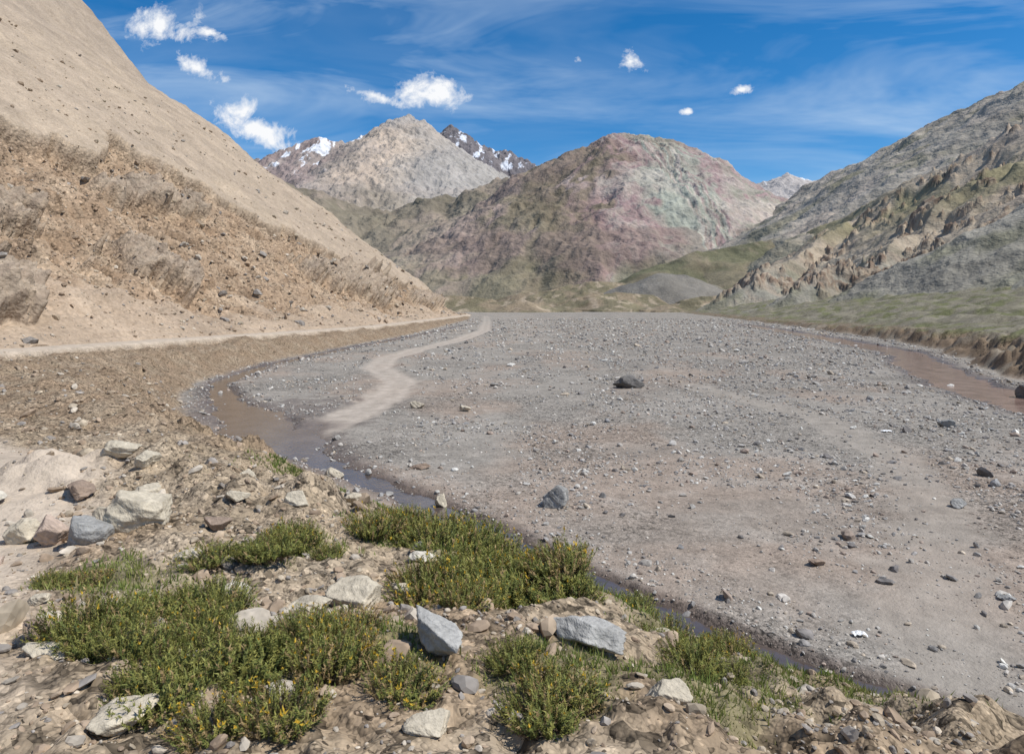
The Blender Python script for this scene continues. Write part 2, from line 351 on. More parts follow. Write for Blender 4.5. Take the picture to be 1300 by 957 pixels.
def palette(xx, xs, cols):
    cols = np.array(cols); return np.stack([np.interp(xx, xs, cols[:, k]) for k in range(3)], -1)
def col_centre(x, y, z, S, D, cf, g2):
    n = fbm(x / 130, y / 130, 4, 300); st = fbm(S / 13 + fbm(x / 60, y / 60, 2, 310), D / 260, 3, 303) * cf
    xx = x + 35 * n + 80 * st - .15 * (z - 200)
    c = palette(xx, [-250, -60, 20, 70, 120, 160, 185, 205, 235, 262, 300, 340, 365, 400, 430, 470, 500, 540, 575, 620],
        [(.235, .20, .145), (.29, .22, .185), (.21, .175, .12), (.16, .13, .085), (.20, .155, .115), (.275, .185, .17), (.34, .28, .24), (.27, .18, .175), (.32, .275, .235), (.285, .29, .235), (.335, .345, .285), (.29, .285, .235), (.29, .20, .195), (.37, .31, .27), (.27, .26, .205), (.315, .215, .21), (.39, .325, .28), (.29, .20, .19), (.39, .325, .28), (.40, .34, .285)])
    c = mixc(c, cf * .8 * sst(.15, .5, fbm(S / 8 + 5, D / 300, 3, 315)) * sst(100, 190, xx), (.44, .385, .33))
    c = mixc(c, cf * .65 * sst(.1, .45, fbm(S / 7, D / 200, 3, 320)), (.19, .14, .118))
    c = mixc(c, .5 * sst(-.1, .5, n) * sst(280, 340, z), (.23, .19, .135))
    c = mixc(c, .75 * sst(80, 10, z + 60 * fbm(x / 90, y / 90, 4, 330)), (.175, .155, .10))
    return c
mountain("mountain", [
    ([(-420, 1560, 40), (-260, 1500, 110), (-156, 1500, 170), (-52, 1500, 231), (52, 1500, 298), (156, 1500, 350), (242, 1490, 376), (311, 1500, 376), (398, 1510, 335), (484, 1500, 278), (571, 1490, 226), (631, 1480, 190), (720, 1470, 110), (800, 1460, 30)], .60, 1.12),
    ([(180, 1480, 345), (120, 1380, 262), (72, 1220, 158), (40, 1040, 62), (20, 930, 12)], .66, 1.08),
    ([(250, 1480, 365), (245, 1350, 272), (240, 1230, 180), (245, 1080, 82)], .66, 1.1),
    ([(380, 1500, 335), (385, 1380, 250), (375, 1240, 155), (360, 1080, 52)], .66, 1.1),
    ([(520, 1500, 250), (490, 1350, 160), (455, 1200, 68)], .64, 1.1),
    ([(-40, 1490, 235), (-90, 1350, 148), (-130, 1180, 66), (-150, 1050, 15)], .62, 1.1)],
    (-520, 900, 850, 1750), 620, 440, M_mtn, col_centre, 42, 13.5, 400, warp=24, wl=160, crag=3.5, haze_tint=.03, gw=1.05)

def col_snow(x, y, z, S, D, cf, g2):
    n = fbm(x / 260, y / 260, 4, 500); st = fbm(S / 45, D / 500, 4, 503) * cf
    c = palette(x + 120 * n, [-1400, -1050, -900, -700, -520, -350, -100],
        [(.23, .175, .16), (.26, .20, .18), (.31, .26, .22), (.45, .36, .28), (.40, .34, .28), (.34, .31, .28), (.32, .295, .265)])
    c = mixc(c, .6 * sst(.0, .5, st), (.28, .24, .21))
    c = mixc(c, sst(980, 1060, z + 60 * n) * .6, (.30, .28, .265))
    c = mixc(c, .7 * sst(560, 330, z + 140 * n), (.21, .18, .135))
    sn = sst(.36, .44, cf * fbm(S / 24 + .8 * n, D / 520, 3, 510) + .12 * g2 - .12 * sst(-760, -560, x) + .0005 * (z - 900)) * sst(640, 780, z + 60 * n)
    return mixc(c, sn * .85, (.74, .76, .8))
mountain("snowy_mountain", [
    ([(-2200, 4200, 1000), (-1650, 4100, 820), (-1407, 4000, 860), (-1270, 4000, 920), (-1107, 4000, 968), (-969, 3990, 935), (-830, 4000, 985), (-720, 4000, 1035), (-623, 3980, 1085), (-560, 4000, 1035), (-484, 4010, 965), (-350, 4000, 875), (-231, 4000, 795), (-115, 4000, 715), (60, 4000, 600), (300, 4000, 420)], .62, 1.1),
    ([(-623, 3980, 1075), (-600, 3700, 840), (-560, 3400, 580), (-520, 3100, 330)], .78, 1.05),
    ([(-900, 3990, 945), (-880, 3700, 740), (-860, 3300, 430)], .78, 1.05),
    ([(-1150, 4000, 955), (-1200, 3650, 720), (-1230, 3300, 430)], .74, 1.05),
    ([(-350, 4000, 865), (-300, 3700, 650), (-260, 3400, 420)], .74, 1.05)],
    (-2300, 500, 2500, 4700), 560, 420, M_far, col_snow, 95, 34, 600, warp=40, wl=400, crag=15, haze_tint=.05, gw=1.05)

def col_dark(x, y, z, S, D, cf, g2):
    c = np.zeros(x.shape + (3,)); c[:] = (.14, .125, .13)
    n = fbm(x / 300, y / 300, 4, 700); c = mixc(c, sst(0, .7, n) * .5, (.2, .175, .17))
    sn = sst(.42, .56, fbm(x / 90, z / 150, 5, 710, .65) + .2 * g2 - .08) * sst(800, 1100, z)
    return mixc(c, sn * .85, (.70, .73, .8))
mountain("rocky_mountain", [
    ([(-1300, 5600, 1000), (-900, 5500, 1200), (-730, 5500, 1260), (-603, 5500, 1350), (-500, 5500, 1405), (-400, 5500, 1350), (-317, 5500, 1280), (-190, 5500, 1225), (-63, 5500, 1205), (60, 5500, 1160), (160, 5500, 1060), (320, 5500, 900), (700, 5500, 620)], .75, 1.1),
    ([(-480, 5500, 1390), (-430, 5200, 1060), (-380, 4900, 700)], .85, 1.05), ([(-60, 5500, 1180), (-20, 5200, 900), (30, 4900, 600)], .85, 1.05)],
    (-1500, 1000, 4500, 5900), 420, 240, M_far, col_dark, 150, 50, 800, warp=50, wl=400, crag=35, haze_tint=.03)
def col_rfar(x, y, z, S, D, cf, g2):
    c = np.zeros(x.shape + (3,)); c[:] = (.38, .34, .31)
    n = fbm(x / 300, y / 300, 4, 750); c = mixc(c, sst(0, .7, n) * .6, (.29, .265, .25))
    sn = sst(.40, .6, fbm(S / 90, D / 400, 5, 760, .6)) * sst(650, 850, z)
    return mixc(c, sn * .8, (.72, .74, .77))
mountain("distant_mountain", [([(900, 5000, 500), (1350, 5000, 690), (1672, 5000, 842), (1850, 5000, 885), (2018, 5000, 950), (2120, 5000, 925), (2249, 5000, 890), (2537, 5000, 960), (3000, 5000, 1100)], .5, 1.1),
    ([(2018, 5000, 940), (1950, 4600, 650), (1900, 4300, 450)], .6, 1.1)],
    (700, 3200, 3700, 5500), 380, 220, M_far, col_rfar, 140, 34, 900, warp=60, wl=400, crag=14, haze_tint=.12)
def col_foot(x, y, z, S, D, cf, g2):
    n = fbm(x / 200, y / 200, 4, 770); c = np.zeros(x.shape + (3,)); c[:] = (.19, .16, .115)
    c = mixc(c, sst(-.1, .6, n), (.27, .215, .165)); return mixc(c, .5 * sst(.1, .6, fbm(S / 40, D / 200, 4, 780)), (.15, .13, .085))
mountain("foothill", [([(-1400, 2500, 560), (-1000, 2450, 470), (-692, 2400, 385), (-554, 2400, 340), (-415, 2400, 325), (-249, 2400, 370), (-83, 2400, 415), (100, 2400, 460), (500, 2400, 400)], .5, 1.2),
    ([(-692, 2400, 385), (-600, 2150, 260), (-480, 1900, 130)], .5, 1.2), ([(-249, 2400, 360), (-260, 2150, 250), (-290, 1850, 120), (-300, 1600, 30)], .5, 1.2)],
    (-1500, 600, 1500, 2800), 420, 280, M_far, col_foot, 90, 30, 1000, warp=50, wl=260, crag=8, haze_tint=.04)

# grassy hill and moraine mounds in the middle distance
def col_green(x, y, z, S, D, cf, g2):
    n = fbm(x / 50, y / 50, 4, 820); c = np.zeros(x.shape + (3,)); c[:] = (.135, .13, .078)
    c = mixc(c, sst(-.1, .6, n) * .7, (.185, .155, .105))
    c = mixc(c, .5 * sst(.1, .5, fbm(S / 9, D / 60, 3, 823)), (.22, .18, .13))
    return mixc(c, .95 * sst(6999, 7001, S), (.185, .172, .152))
mountain("grassy_hill", [([(89, 690, 18), (137, 710, 36), (186, 720, 58), (234, 725, 66), (274, 725, 72), (330, 735, 80), (400, 760, 84), (470, 800, 70)], .36, 1.25),
    ([(178, 600, 22), (150, 590, 30), (120, 580, 31), (98, 570, 18)], .45, 1.0)],
    (-20, 760, 440, 1080), 480, 330, M_rhill, col_green, 26, 3.4, 1100, warp=8, wl=50, crag=.6)
def col_mor(x, y, z, S, D, cf, g2):
    n = fbm(x / 22, y / 22, 4, 822); c = np.zeros(x.shape + (3,)); c[:] = (.225, .18, .125)
    c = mixc(c, sst(-.4, .2, n) * .85, (.15, .135, .085)); return mixc(c, sst(.3, .6, fbm(x / 9, y / 9, 4, 825)) * .6, (.38, .31, .235))
mountain("moraine_mound", [([(-150, 620, 12), (-90, 560, 11), (-50, 540, 12), (-15, 535, 9)], .3, 1.2), ([(0, 600, 14), (35, 590, 17), (65, 600, 24), (95, 620, 24)], .34, 1.2),
    ([(-30, 470, 5), (5, 465, 8), (25, 470, 5)], .3, 1.2), ([(45, 500, 9), (75, 505, 14), (110, 520, 12)], .34, 1.2), ([(115, 470, 8), (140, 480, 11), (165, 500, 10)], .34, 1.2)],
    (-220, 220, 430, 740), 400, 300, M_rhill, col_mor, 12, 5.0, 1150, warp=10, wl=35, crag=2.2)

# right-hand slopes
RR = [([(430, -150, 200), (420, 100, 190), (400, 300, 168), (375, 500, 138), (340, 560, 113), (311, 600, 92), (290, 680, 73), (272, 760, 45), (225, 850, 6)], .585, 1.4),
      ([(385, 430, 140), (300, 400, 92), (225, 370, 48), (165, 340, 22), (125, 315, 10)], .62, 1.1), ([(311, 600, 88), (245, 540, 55), (190, 480, 32), (140, 430, 15)], .62, 1.1),
      ([(405, 230, 165), (330, 235, 110), (245, 245, 70), (190, 250, 44), (165, 258, 26), (140, 262, 6)], .60, 1.0)]
def right_patch():
    an = np.radians(np.linspace(8, 62, 640)); ra = np.geomspace(50, 1150, 780)
    A, R = np.meshgrid(an, ra, indexing='ij'); x = (R * np.sin(A)).ravel(); y = (R * np.cos(A)).ravel()
    H, S, D, cf = ridge_field(x, y, RR, 1200, 10, 70, 4.); up = sst(-1, 18, H)
    g1 = cf * ridged(S / 22 + .4 * fbm(x / 50, y / 50, 3, 1203), D / 130, 5, 1205, .5); g2 = ridged(x / 40, y / 40, 5, 1210)
    nz_ = fbm(x / 35, y / 35, 4, 1220); n9 = fbm(x / 9, y / 9, 4, 1225, .6)
    fan = sst(21000, 21001, S + 0 * x); calm = 1 - .85 * sst(560, 660, y)
    cr = sst(.18, .40, .6 * nz_ + .5 * n9 + .40 * np.exp(-((H - 17) / 12) ** 2) - .17) * sst(4, 10, H) * sst(260, 330, y) * (1 - fan) * (1 - sst(560, 640, y))
    crs = sst(-.1, .3, n9)
    z = H + up * calm * (1 - .6 * fan) * (3.8 * g1 * sst(0, 30, D) + 3.6 * (g2 - .3)) + cr * (.6 + 2.8 * crs + .9 * ridged(x / 8, y / 8, 4, 1230, .5)) + calm * .3 * fbm(x / 2.5, y / 2.5, 3, 1240) + .8 * up * calm * fbm(x / 8, y / 8, 3, 1245)
    z = np.where(H < .4, -3, z)
    c = np.zeros(x.shape + (3,)); c[:] = (.24, .228, .19)
    st = fbm(S / 9, D / 90, 4, 1250)
    c = mixc(c, sst(-.1, .6, st) * .6, (.285, .262, .22)); c = mixc(c, sst(.1, .6, fbm(x / 30, y / 30, 4, 1255)) * .5, (.17, .168, .10))
    c = mixc(c, (1 - fan) * .85 * sst(16, 36, H + 10 * nz_) * sst(240, 330, y), (.375, .31, .235))
    c = mixc(c, (1 - fan) * .45 * sst(.0, .5, st) * sst(240, 330, y), (.295, .23, .175))
    gb = np.exp(-((H - 76 - 12 * nz_) / 22) ** 2) * sst(-.4, .0, fbm(x / 60, y / 60, 3, 1260)); c = mixc(c, .75 * gb * (1 - fan), (.185, .172, .09))
    c = mixc(c, sst(108, 125, H) * .8, (.36, .305, .25))
    c = mixc(c, .55 * sst(18, 4, H) * sst(-.1, .5, nz_), (.17, .168, .095))
    c = mixc(c, cr * .6, (.32, .25, .185)); c = mixc(c, cr * .85 * sst(-.2, .2, fbm(x / 5, y / 5, 4, 1270)), (.16, .11, .08))
    mesh_obj("rocky_hillside", np.stack([x, y, z], 1), gridf(640, 780), M_rhill, c, extra={"wet": np.zeros(len(x))})
right_patch()
def col_rback(x, y, z, S, D, cf, g2):
    n = fbm(x / 90, y / 90, 4, 850); c = np.zeros(x.shape + (3,)); c[:] = (.30, .272, .232)
    c = mixc(c, sst(-.1, .6, n) * .7, (.355, .30, .25)); c = mixc(c, .7 * cf * sst(.0, .5, fbm(S / 20, D / 150, 4, 860)), (.22, .20, .15))
    c = mixc(c, .5 * sst(.1, .6, fbm(x / 70, y / 70, 4, 865)), (.19, .18, .11))
    return mixc(c, .5 * sst(120, 40, z + 50 * n), (.19, .175, .12))
mountain("ridge_hillside", [([(900, 600, 430), (760, 800, 350), (675, 900, 300), (642, 1050, 274), (595, 1200, 243), (560, 1350, 192), (540, 1480, 110), (520, 1560, 40)], .55, 1.15),
    ([(642, 1050, 270), (540, 980, 180), (450, 900, 85), (410, 860, 40)], .58, 1.1), ([(595, 1200, 240), (520, 1150, 160), (430, 1080, 60)], .58, 1.1), ([(700, 870, 310), (600, 780, 210), (520, 700, 130)], .6, 1.1)],
    (200, 1250, 400, 1700), 480, 500, M_mtn, col_rback, 50, 11, 1300, warp=18, wl=120, crag=3)

# ------------------------------------------------------------------ stones
import bmesh
def ico(sub):
    bm = bmesh.new(); bmesh.ops.create_icosphere(bm, subdivisions=sub, radius=1)
    V = np.array([v.co[:] for v in bm.verts]); F = np.array([[v.index for v in f.verts] for f in bm.faces]); bm.free()
    return V / np.linalg.norm(V, axis=1)[:, None], F
def rock_shape(D, seed, nplanes=11, soft=.03, rough=.05):
    r = np.random.default_rng(seed); n = r.normal(size=(nplanes, 3)); n /= np.linalg.norm(n, axis=1)[:, None]
    h = r.uniform(.55, .95, nplanes); dp = D @ n.T
    rr = np.where(dp > .05, h / np.maximum(dp, .05), 9.); rr = np.minimum(rr.min(1), 1.25)
    if rough: rr = rr * (1 + rough * fbm(D[:, 0] * 2.1 + D[:, 2] * 1.3 + seed, D[:, 1] * 2.1 - D[:, 2] * 1.7, 4, seed % 97))
    return D * rr[:, None]
I1, F1 = ico(1); I2, F2 = ico(2); I5, F5 = ico(5)
SC = np.array([(.38, .36, .33), (.26, .245, .23), (.44, .405, .36), (.34, .27, .22), (.18, .165, .155), (.58, .56, .51), (.38, .32, .25), (.25, .245, .24)])
PR = [.25, .16, .18, .13, .08, .1, .07, .03]
def scatter(name, x, y, z, size, detail, cols, seed, sink=.25, mat=None):
    r = np.random.default_rng(seed); n = len(x); D, F = (I1, F1) if detail == 1 else (I2, F2); nt_ = 24
    T = np.array([rock_shape(D, seed * 31 + k, 9, rough=0) for k in range(nt_)]); k = r.integers(0, nt_, n)
    V = T[k] * np.stack([r.uniform(.75, 1.25, n), r.uniform(.6, 1.0, n), r.uniform(.4, .8, n)], 1)[:, None, :] * (size * .5)[:, None, None]
    a = r.uniform(0, 6.28, n); ca, sa = np.cos(a)[:, None], np.sin(a)[:, None]
    tl = r.normal(0, .25, n)[:, None]; vx = V[..., 0] * ca - V[..., 1] * sa; vy = V[..., 0] * sa + V[..., 1] * ca; vz = V[..., 2] + tl * vx
    P = np.stack([vx + x[:, None], vy + y[:, None], vz + (z + size * .5 * (.45 - sink))[:, None]], -1)
    m = len(D); FF = (F[None] + (np.arange(n) * m)[:, None, None]).reshape(-1, 3)
    cc = np.repeat(cols, m, 0)
    return mesh_obj(name, P.reshape(-1, 3), FF, mat or M_gravel, cc, smooth=False)
def bed_samples(n, y0, y1, seed, dens_pow=1):
    r = np.random.default_rng(seed); yy = np.exp(r.uniform(np.log(y0), np.log(y1), n)); xx = yy * r.uniform(-.95, .95, n)
    ins = pd(xx, yy, TOE_L); out = pd(xx, yy, TOE_R); a = ins[0] * ins[2]; b = -out[0] * out[2]
    tr = pd(xx, yy, TRACK)[0]; s1 = pd(xx, yy, ST_L)[0]; sd_ = pd(xx, yy, SAND)[0]; s2 = pd(xx, yy, ST_R)[0]
    d = sst(-.25, .5, fbm(xx / 4, yy / 7, 4, 111) + .4 * sst(3, 12, xx) - .35 * (1 - sst(12, 26, yy))) * .9 + .1
    d = np.where(s1 < 2.2, np.maximum(d, .6), d) * (1 - .7 * (sd_ < 1.0 + .4 * np.sin(yy))) * (1 - .93 * (s2 < 2.4))
    keep = (a < .1) & (b < -.2) & (tr > 1.7) & (r.uniform(size=n) < d)
    return xx[keep], yy[keep], r
x, y, r = bed_samples(120000, 9, 260, 11)
sz = np.clip(r.lognormal(-1.0, .5, len(x)) * .0094 * y ** .9, .02, .9); z = ground(x, y)
cols = SC[r.choice(8, len(x), p=PR)] * r.uniform(.8, 1.2, (len(x), 1))
scatter("gravel", x, y, z, sz, 1, cols, 3)
x, y, r = bed_samples(13000, 9, 150, 12)
sz = np.clip(r.lognormal(-1.9, .5, len(x)) * (.5 + .012 * y), .05, .8); z = ground(x, y)
cols = SC[r.choice(8, len(x), p=PR)] * r.uniform(.75, 1.2, (len(x), 1))
scatter("cobbles", x, y, z, sz, 2, cols, 4)
# stones on the near bank and track edge
r = np.random.default_rng(21); n = 46000; yy = np.exp(r.uniform(np.log(2.6), np.log(45), n)); xx = yy * r.uniform(-.95, .7, n)
ins = pd(xx, yy, TOE_L); a = ins[0] * ins[2]; rd = pd(xx, yy, ROAD)[0]; md = pd(xx, yy, MOUND)[0]
dn = (.2 + .75 * sst(-.1, .5, fbm(xx / 1.5, yy / 1.5, 3, 140)) + .35 * np.exp(-(md / 1.6) ** 2)) * (1 - .9 * (rd < 1.5)) * (1 - .75 * grass_mask(xx, yy, a))
k = (a > .1) & (r.uniform(size=n) < dn); xx, yy = xx[k], yy[k]; md = md[k]
BC = np.array([(.41, .34, .25), (.36, .28, .20), (.31, .23, .16), (.48, .42, .34), (.30, .27, .24), (.37, .28, .20)])
sz = np.clip(r.lognormal(-3.8, .78, len(xx)) * (.55 + .09 * yy), .012, .32)
scatter("bank_stones", xx, yy, ground(xx, yy), sz, 2, BC[r.integers(0, 6, len(xx))] * r.uniform(.8, 1.1, (len(xx), 1)), 5)
# rubble on the hillside
w = HW * np.gradient(qv)[None, :].repeat(len(yv), 0).ravel() * np.gradient(yv)[:, None].repeat(len(qv), 1).ravel() / np.maximum(HV[:, 1], 20) ** 1.6
w[(HV[:, 1] < 25) | (QQ.ravel() < .2) | (QQ.ravel() > 120) | (HV[:, 1] > 344)] = 0; w /= w.sum()
r = np.random.default_rng(31); idx = r.choice(len(HV), 16000, p=w, replace=False); P = HV[idx]
sz = np.clip(r.lognormal(-1.6, .65, len(idx)) * P[:, 1] / 75, .1, 2.0)
scatter("rubble", P[:, 0], P[:, 1], P[:, 2], sz, 1, BC[r.integers(0, 6, len(idx))] * r.uniform(.7, 1.1, (len(idx), 1)), 6)

# individual boulders: (x, y, width, depth, height, colour, seed, yaw)
TONES = {"beige": (.50, .44, .34), "white": (.60, .55, .46), "grey": (.30, .295, .28), "dark": (.15, .14, .13), "ochre": (.36, .25, .12), "pink": (.45, .35, .28), "blue": (.38, .37, .345), "brown": (.28, .21, .16)}
MT = {k: stone_mat("stone_" + k, v, 2.4) for k, v in TONES.items()}
B = [(8.4, 48.5, 2.4, 1.5, 1.25, "dark", 1, .2), (1.35, 20.2, 1.0, .8, .85, "grey", 2, .5), (-2.15, 20.6, .42, .4, .55, "beige", 3, 0),
     (-5.15, 10.7, .3, .25, .42, "ochre", 4, .3), (-3.5, 10.6, .9, .5, .55, "white", 5, -.5), (-2.9, 10.9, .45, .3, .25, "beige", 6, .2), (-5.9, 10.3, .6, .4, .28, "beige", 7, .3),
     (-4.2, 10.5, .5, .35, .3, "white", 8, 0), (-4.55, 7.75, .5, .35, .28, "beige", 9, 0), (-3.95, 7.25, .66, .46, .44, "beige", 10, .4), (-4.35, 6.95, .58, .45, .44, "grey", 11, .1),
     (-4.8, 7.1, .5, .36, .38, "pink", 12, .7), (-5.2, 7.3, .5, .35, .34, "beige", 13, .1), (-2.25, 5.6, .36, .2, .18, "white", 14, .5), (-1.3, 5.75, .55, .4, .24, "beige", 15, .1), (-1.62, 5.5, .4, .34, .16, "beige", 16, .8),
     (-.47, 4.30, .28, .60, .32, "blue", 17, .75), (.50, 4.75, .68, .26, .22, "blue", 18, -.55), (-2.95, 4.35, .32, .24, .14, "beige", 119, .2), (-3.2, 4.6, .26, .2, .16, "brown", 20, .2), (-1.0, 6.15, .26, .2, .16, "beige", 21, 0),
     (-1.75, 4.95, .2, .15, .1, "brown", 22, 0), (-.75, 5.2, .24, .16, .14, "pink", 23, .4), (33.6, 44.0, 1.8, 1.4, 1.3, "dark", 24, 0), (7.0, 15.6, .5, .35, .16, "brown", 25, .2), (-6.2, 24.0, .7, .5, .5, "beige", 26, 0),
     (-3.3, 24.8, .9, .5, .3, "brown", 27, 0), (-5.4, 39, .9, .6, .5, "beige", 28, 0), (-2.6, 38, .7, .6, .4, "beige", 29, 0), (21, 33, .9, .6, .5, "grey", 30, 0), (10, 13.8, .4, .3, .15, "grey", 31, 0), (13, 20, .6, .4, .3, "grey", 32, 0),
     (-3.6, 5.2, .2, .14, .1, "beige", 33, 0), (-4.9, 6.4, .3, .2, .12, "pink", 34, 1), (-.4, 3.4, .3, .2, .12, "beige", 35, .4), (-2.0, 3.5, .35, .25, .14, "beige", 36, .9), (.9, 3.8, .4, .25, .16, "beige", 37, .5), (-3.1, 7.2, .3, .22, .2, "brown", 38, 0),
     (-2.5, 7.9, .32, .25, .2, "beige", 39, 0), (-5.6, 8.9, .45, .35, .26, "brown", 40, 0), (-2.2, 9.6, .34, .28, .22, "beige", 41, 0), (-3.3, 8.2, .3, .2, .18, "beige", 42, 0), (-4.8, 9.0, .4, .3, .22, "beige", 43, 1), (-1.7, 12.6, .5, .35, .25, "beige", 44, .4), (-.9, 6.9, .3, .2, .15, "white", 45, .3), (1.3, 5.9, .34, .24, .18, "beige", 46, .3),
     (-3.7, 9.6, .35, .3, .22, "beige", 47, .3), (-5.2, 9.7, .4, .3, .25, "beige", 48, .8), (-3.0, 6.3, .3, .2, .15, "beige", 49, .3), (-6.6, 8.6, .4, .3, .22, "white", 50, .3), (-2.0, 8.9, .3, .2, .18, "brown", 51, .6)]
for bx, by, w_, d_, h_, tone, sd, yaw in B:
    V = rock_shape(I5, sd * 7 + 1, 12, rough=.07)
    V = V / np.abs(V).max(0); V = V * np.array([w_, d_, h_]) * .5
    V = V * (1 + .04 * fbm(V[:, 0] * 9 / w_ + sd, V[:, 1] * 9 / w_ + V[:, 2] * 7 / w_, 4, sd))[:, None]
    ob = mesh_obj("boulder", V, F5, MT[tone])
    gz = float(ground(np.array([bx]), np.array([by]))[0])
    ob.location = (bx, by, gz + h_ * .3); ob.rotation_euler = (0.08 * math.sin(sd), .12 * math.cos(sd * 2), yaw)

# ------------------------------------------------------------------ shrubs
def shrub_mesh(seed, dry, flowers):
    r = np.random.default_rng(seed); V = []; F = []; C = []
    ns = 330; o = 0
    for i in range(ns):
        a = r.uniform(0, 6.28); rr = .28 * math.sqrt(r.uniform()); b = np.array([rr * math.cos(a) * .7, rr * math.sin(a) * .7, -.02])
        L = r.uniform(.12, .31) * (1.05 - rr * 1.2); d = np.array([math.cos(a) * rr * 2.8 + r.normal(0, .28), math.sin(a) * rr * 2.8 + r.normal(0, .28), 1.]); d /= np.linalg.norm(d)
        tone = r.uniform()
        base = np.array([.11, .138, .036]) * (1 - tone) + np.array([.275, .26, .07]) * tone
        if r.uniform() < dry: base = np.array([.32, .23, .11])
        s = np.cross(d, [r.normal(), r.normal(), .1]); s /= np.linalg.norm(s); t = b + d * L
        V += [b - s * .0025, b + s * .0025, t]; F.append([o, o + 1, o + 2]); C += [[.2, .14, .085]] * 3; o += 3
        nl = int(20 * L / .2)
        for k in range(nl):
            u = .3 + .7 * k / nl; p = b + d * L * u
            e = r.normal(size=3); e -= d * e.dot(d); e /= np.linalg.norm(e); e = e * .9 + d * .6
            ll = r.uniform(.014, .032); w = np.cross(e, d); w /= (np.linalg.norm(w) + 1e-6); w *= .0048
            V += [p - w, p + w, p + e * ll]; F.append([o, o + 1, o + 2]); o += 3
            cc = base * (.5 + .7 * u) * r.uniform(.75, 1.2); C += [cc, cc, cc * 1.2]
        if r.uniform() < flowers:
            for k in range(5):
                e = r.normal(size=3) * .009; w = np.cross(e, [0.3, .2, 1]) ; w = w / (np.linalg.norm(w) + 1e-6) * .007
                V += [t - w, t + w, t + e + [0, 0, .01]]; F.append([o, o + 1, o + 2]); C += [[.62, .42, .05]] * 3; o += 3
    return np.array(V), np.array(F), np.array(C)
base_sh = []
for k in range(4):
    V, F, C = shrub_mesh(50 + k, [.05, .14, .28, .55][k], [0, .02, .14, .05][k]); ob = mesh_obj("shrub", V, F, M_leaf, C, smooth=False); base_sh.append(ob.data); bpy.data.objects.remove(ob)
SP = [(-2.45, 6.45, 1.0, 4), (-2.0, 6.7, .9, 3), (-1.5, 7.5, 1.0, 3), (-1.0, 8.1, 1.4, 5), (-.5, 7.6, 1.4, 6), (-.6, 6.6, 1.5, 6), (-.05, 6.0, 1.3, 6), (0, 6.9, 1.3, 5), (.36, 6.3, 1.2, 5), (.95, 6.9, 1.1, 4), (1.85, 7.4, 1, 5), (2.5, 7.9, .9, 4), (1.2, 8.4, .9, 4),
      (-2.5, 5.1, 1.1, 4), (-2.85, 4.8, 1, 3), (-1.2, 4.3, 1.1, 5), (-.85, 3.95, 1, 2), (-1.75, 4.3, 1.1, 4), (-2.4, 4.2, .9, 3), (-3.7, 5.7, .8, 3), (.2, 3.7, .8, 2), (1.4, 4.8, .9, 3), (-1.3, 3.3, .8, 2), (1.9, 6.1, .9, 3), (.4, 8.3, .9, 4), (-.4, 5.5, .9, 3), (.15, 4.1, .8, 2), (-2.1, 3.8, .9, 2), (1.2, 5.7, .8, 2)]
r = np.random.default_rng(77)
for sx, sy, s, n in SP:
    for i in range(n):
        x_, y_ = sx + r.normal(0, .2), sy + r.normal(0, .2); sc = s * r.uniform(.6, 1.15)
        ob = bpy.data.objects.new("shrub", base_sh[r.choice(4, p=[.35, .3, .23, .12])]); scene.collection.objects.link(ob)
        ob.location = (x_, y_, float(ground(np.array([x_]), np.array([y_]))[0])); ob.scale = (sc, sc, sc * r.uniform(.75, 1.25)); ob.rotation_euler = (r.normal(0, .1), r.normal(0, .1), r.uniform(0, 6.28))

# ------------------------------------------------------------------ grass
n = 620000; r = np.random.default_rng(88); yy = r.uniform(3, 21, n); xx = r.uniform(-6, 7, n)
ins = pd(xx, yy, TOE_L); gm = grass_mask(xx, yy, ins[0] * ins[2]) * (ins[0] * ins[2] > .2)
k = (r.uniform(size=n) < gm * .9) & (np.abs(xx) < yy * .85 + .5); xx, yy = xx[k], yy[k]; n = len(xx); zz = ground(xx, yy)
tuft = sst(-.2, .6, fbm(xx / .12, yy / .12, 2, 150)); h = r.uniform(.025, .065, n) * (.5 + 1.1 * tuft) * (.75 + .06 * yy); w = .0030 + .0009 * yy
a = r.uniform(0, 6.28, n); lx, ly = r.normal(0, .4, n) * h, r.normal(0, .4, n) * h
P = np.stack([np.stack([xx - np.cos(a) * w, yy - np.sin(a) * w, zz - .01], 1), np.stack([xx + np.cos(a) * w, yy + np.sin(a) * w, zz - .01], 1), np.stack([xx + lx, yy + ly, zz + h], 1)], 1)
t = np.clip(.5 + .6 * fbm(xx / .6, yy / .6, 3, 155) + r.normal(0, .2, n), 0, 1)[:, None]
gc = np.array([.14, .20, .045]) * (1 - t) + np.array([.27, .285, .09]) * t; gc[r.uniform(size=n) < .12] = (.36, .30, .16)
mesh_obj("grass", P.reshape(-1, 3), np.arange(3 * n).reshape(-1, 3), M_leaf, np.repeat(gc, 3, 0), smooth=False)

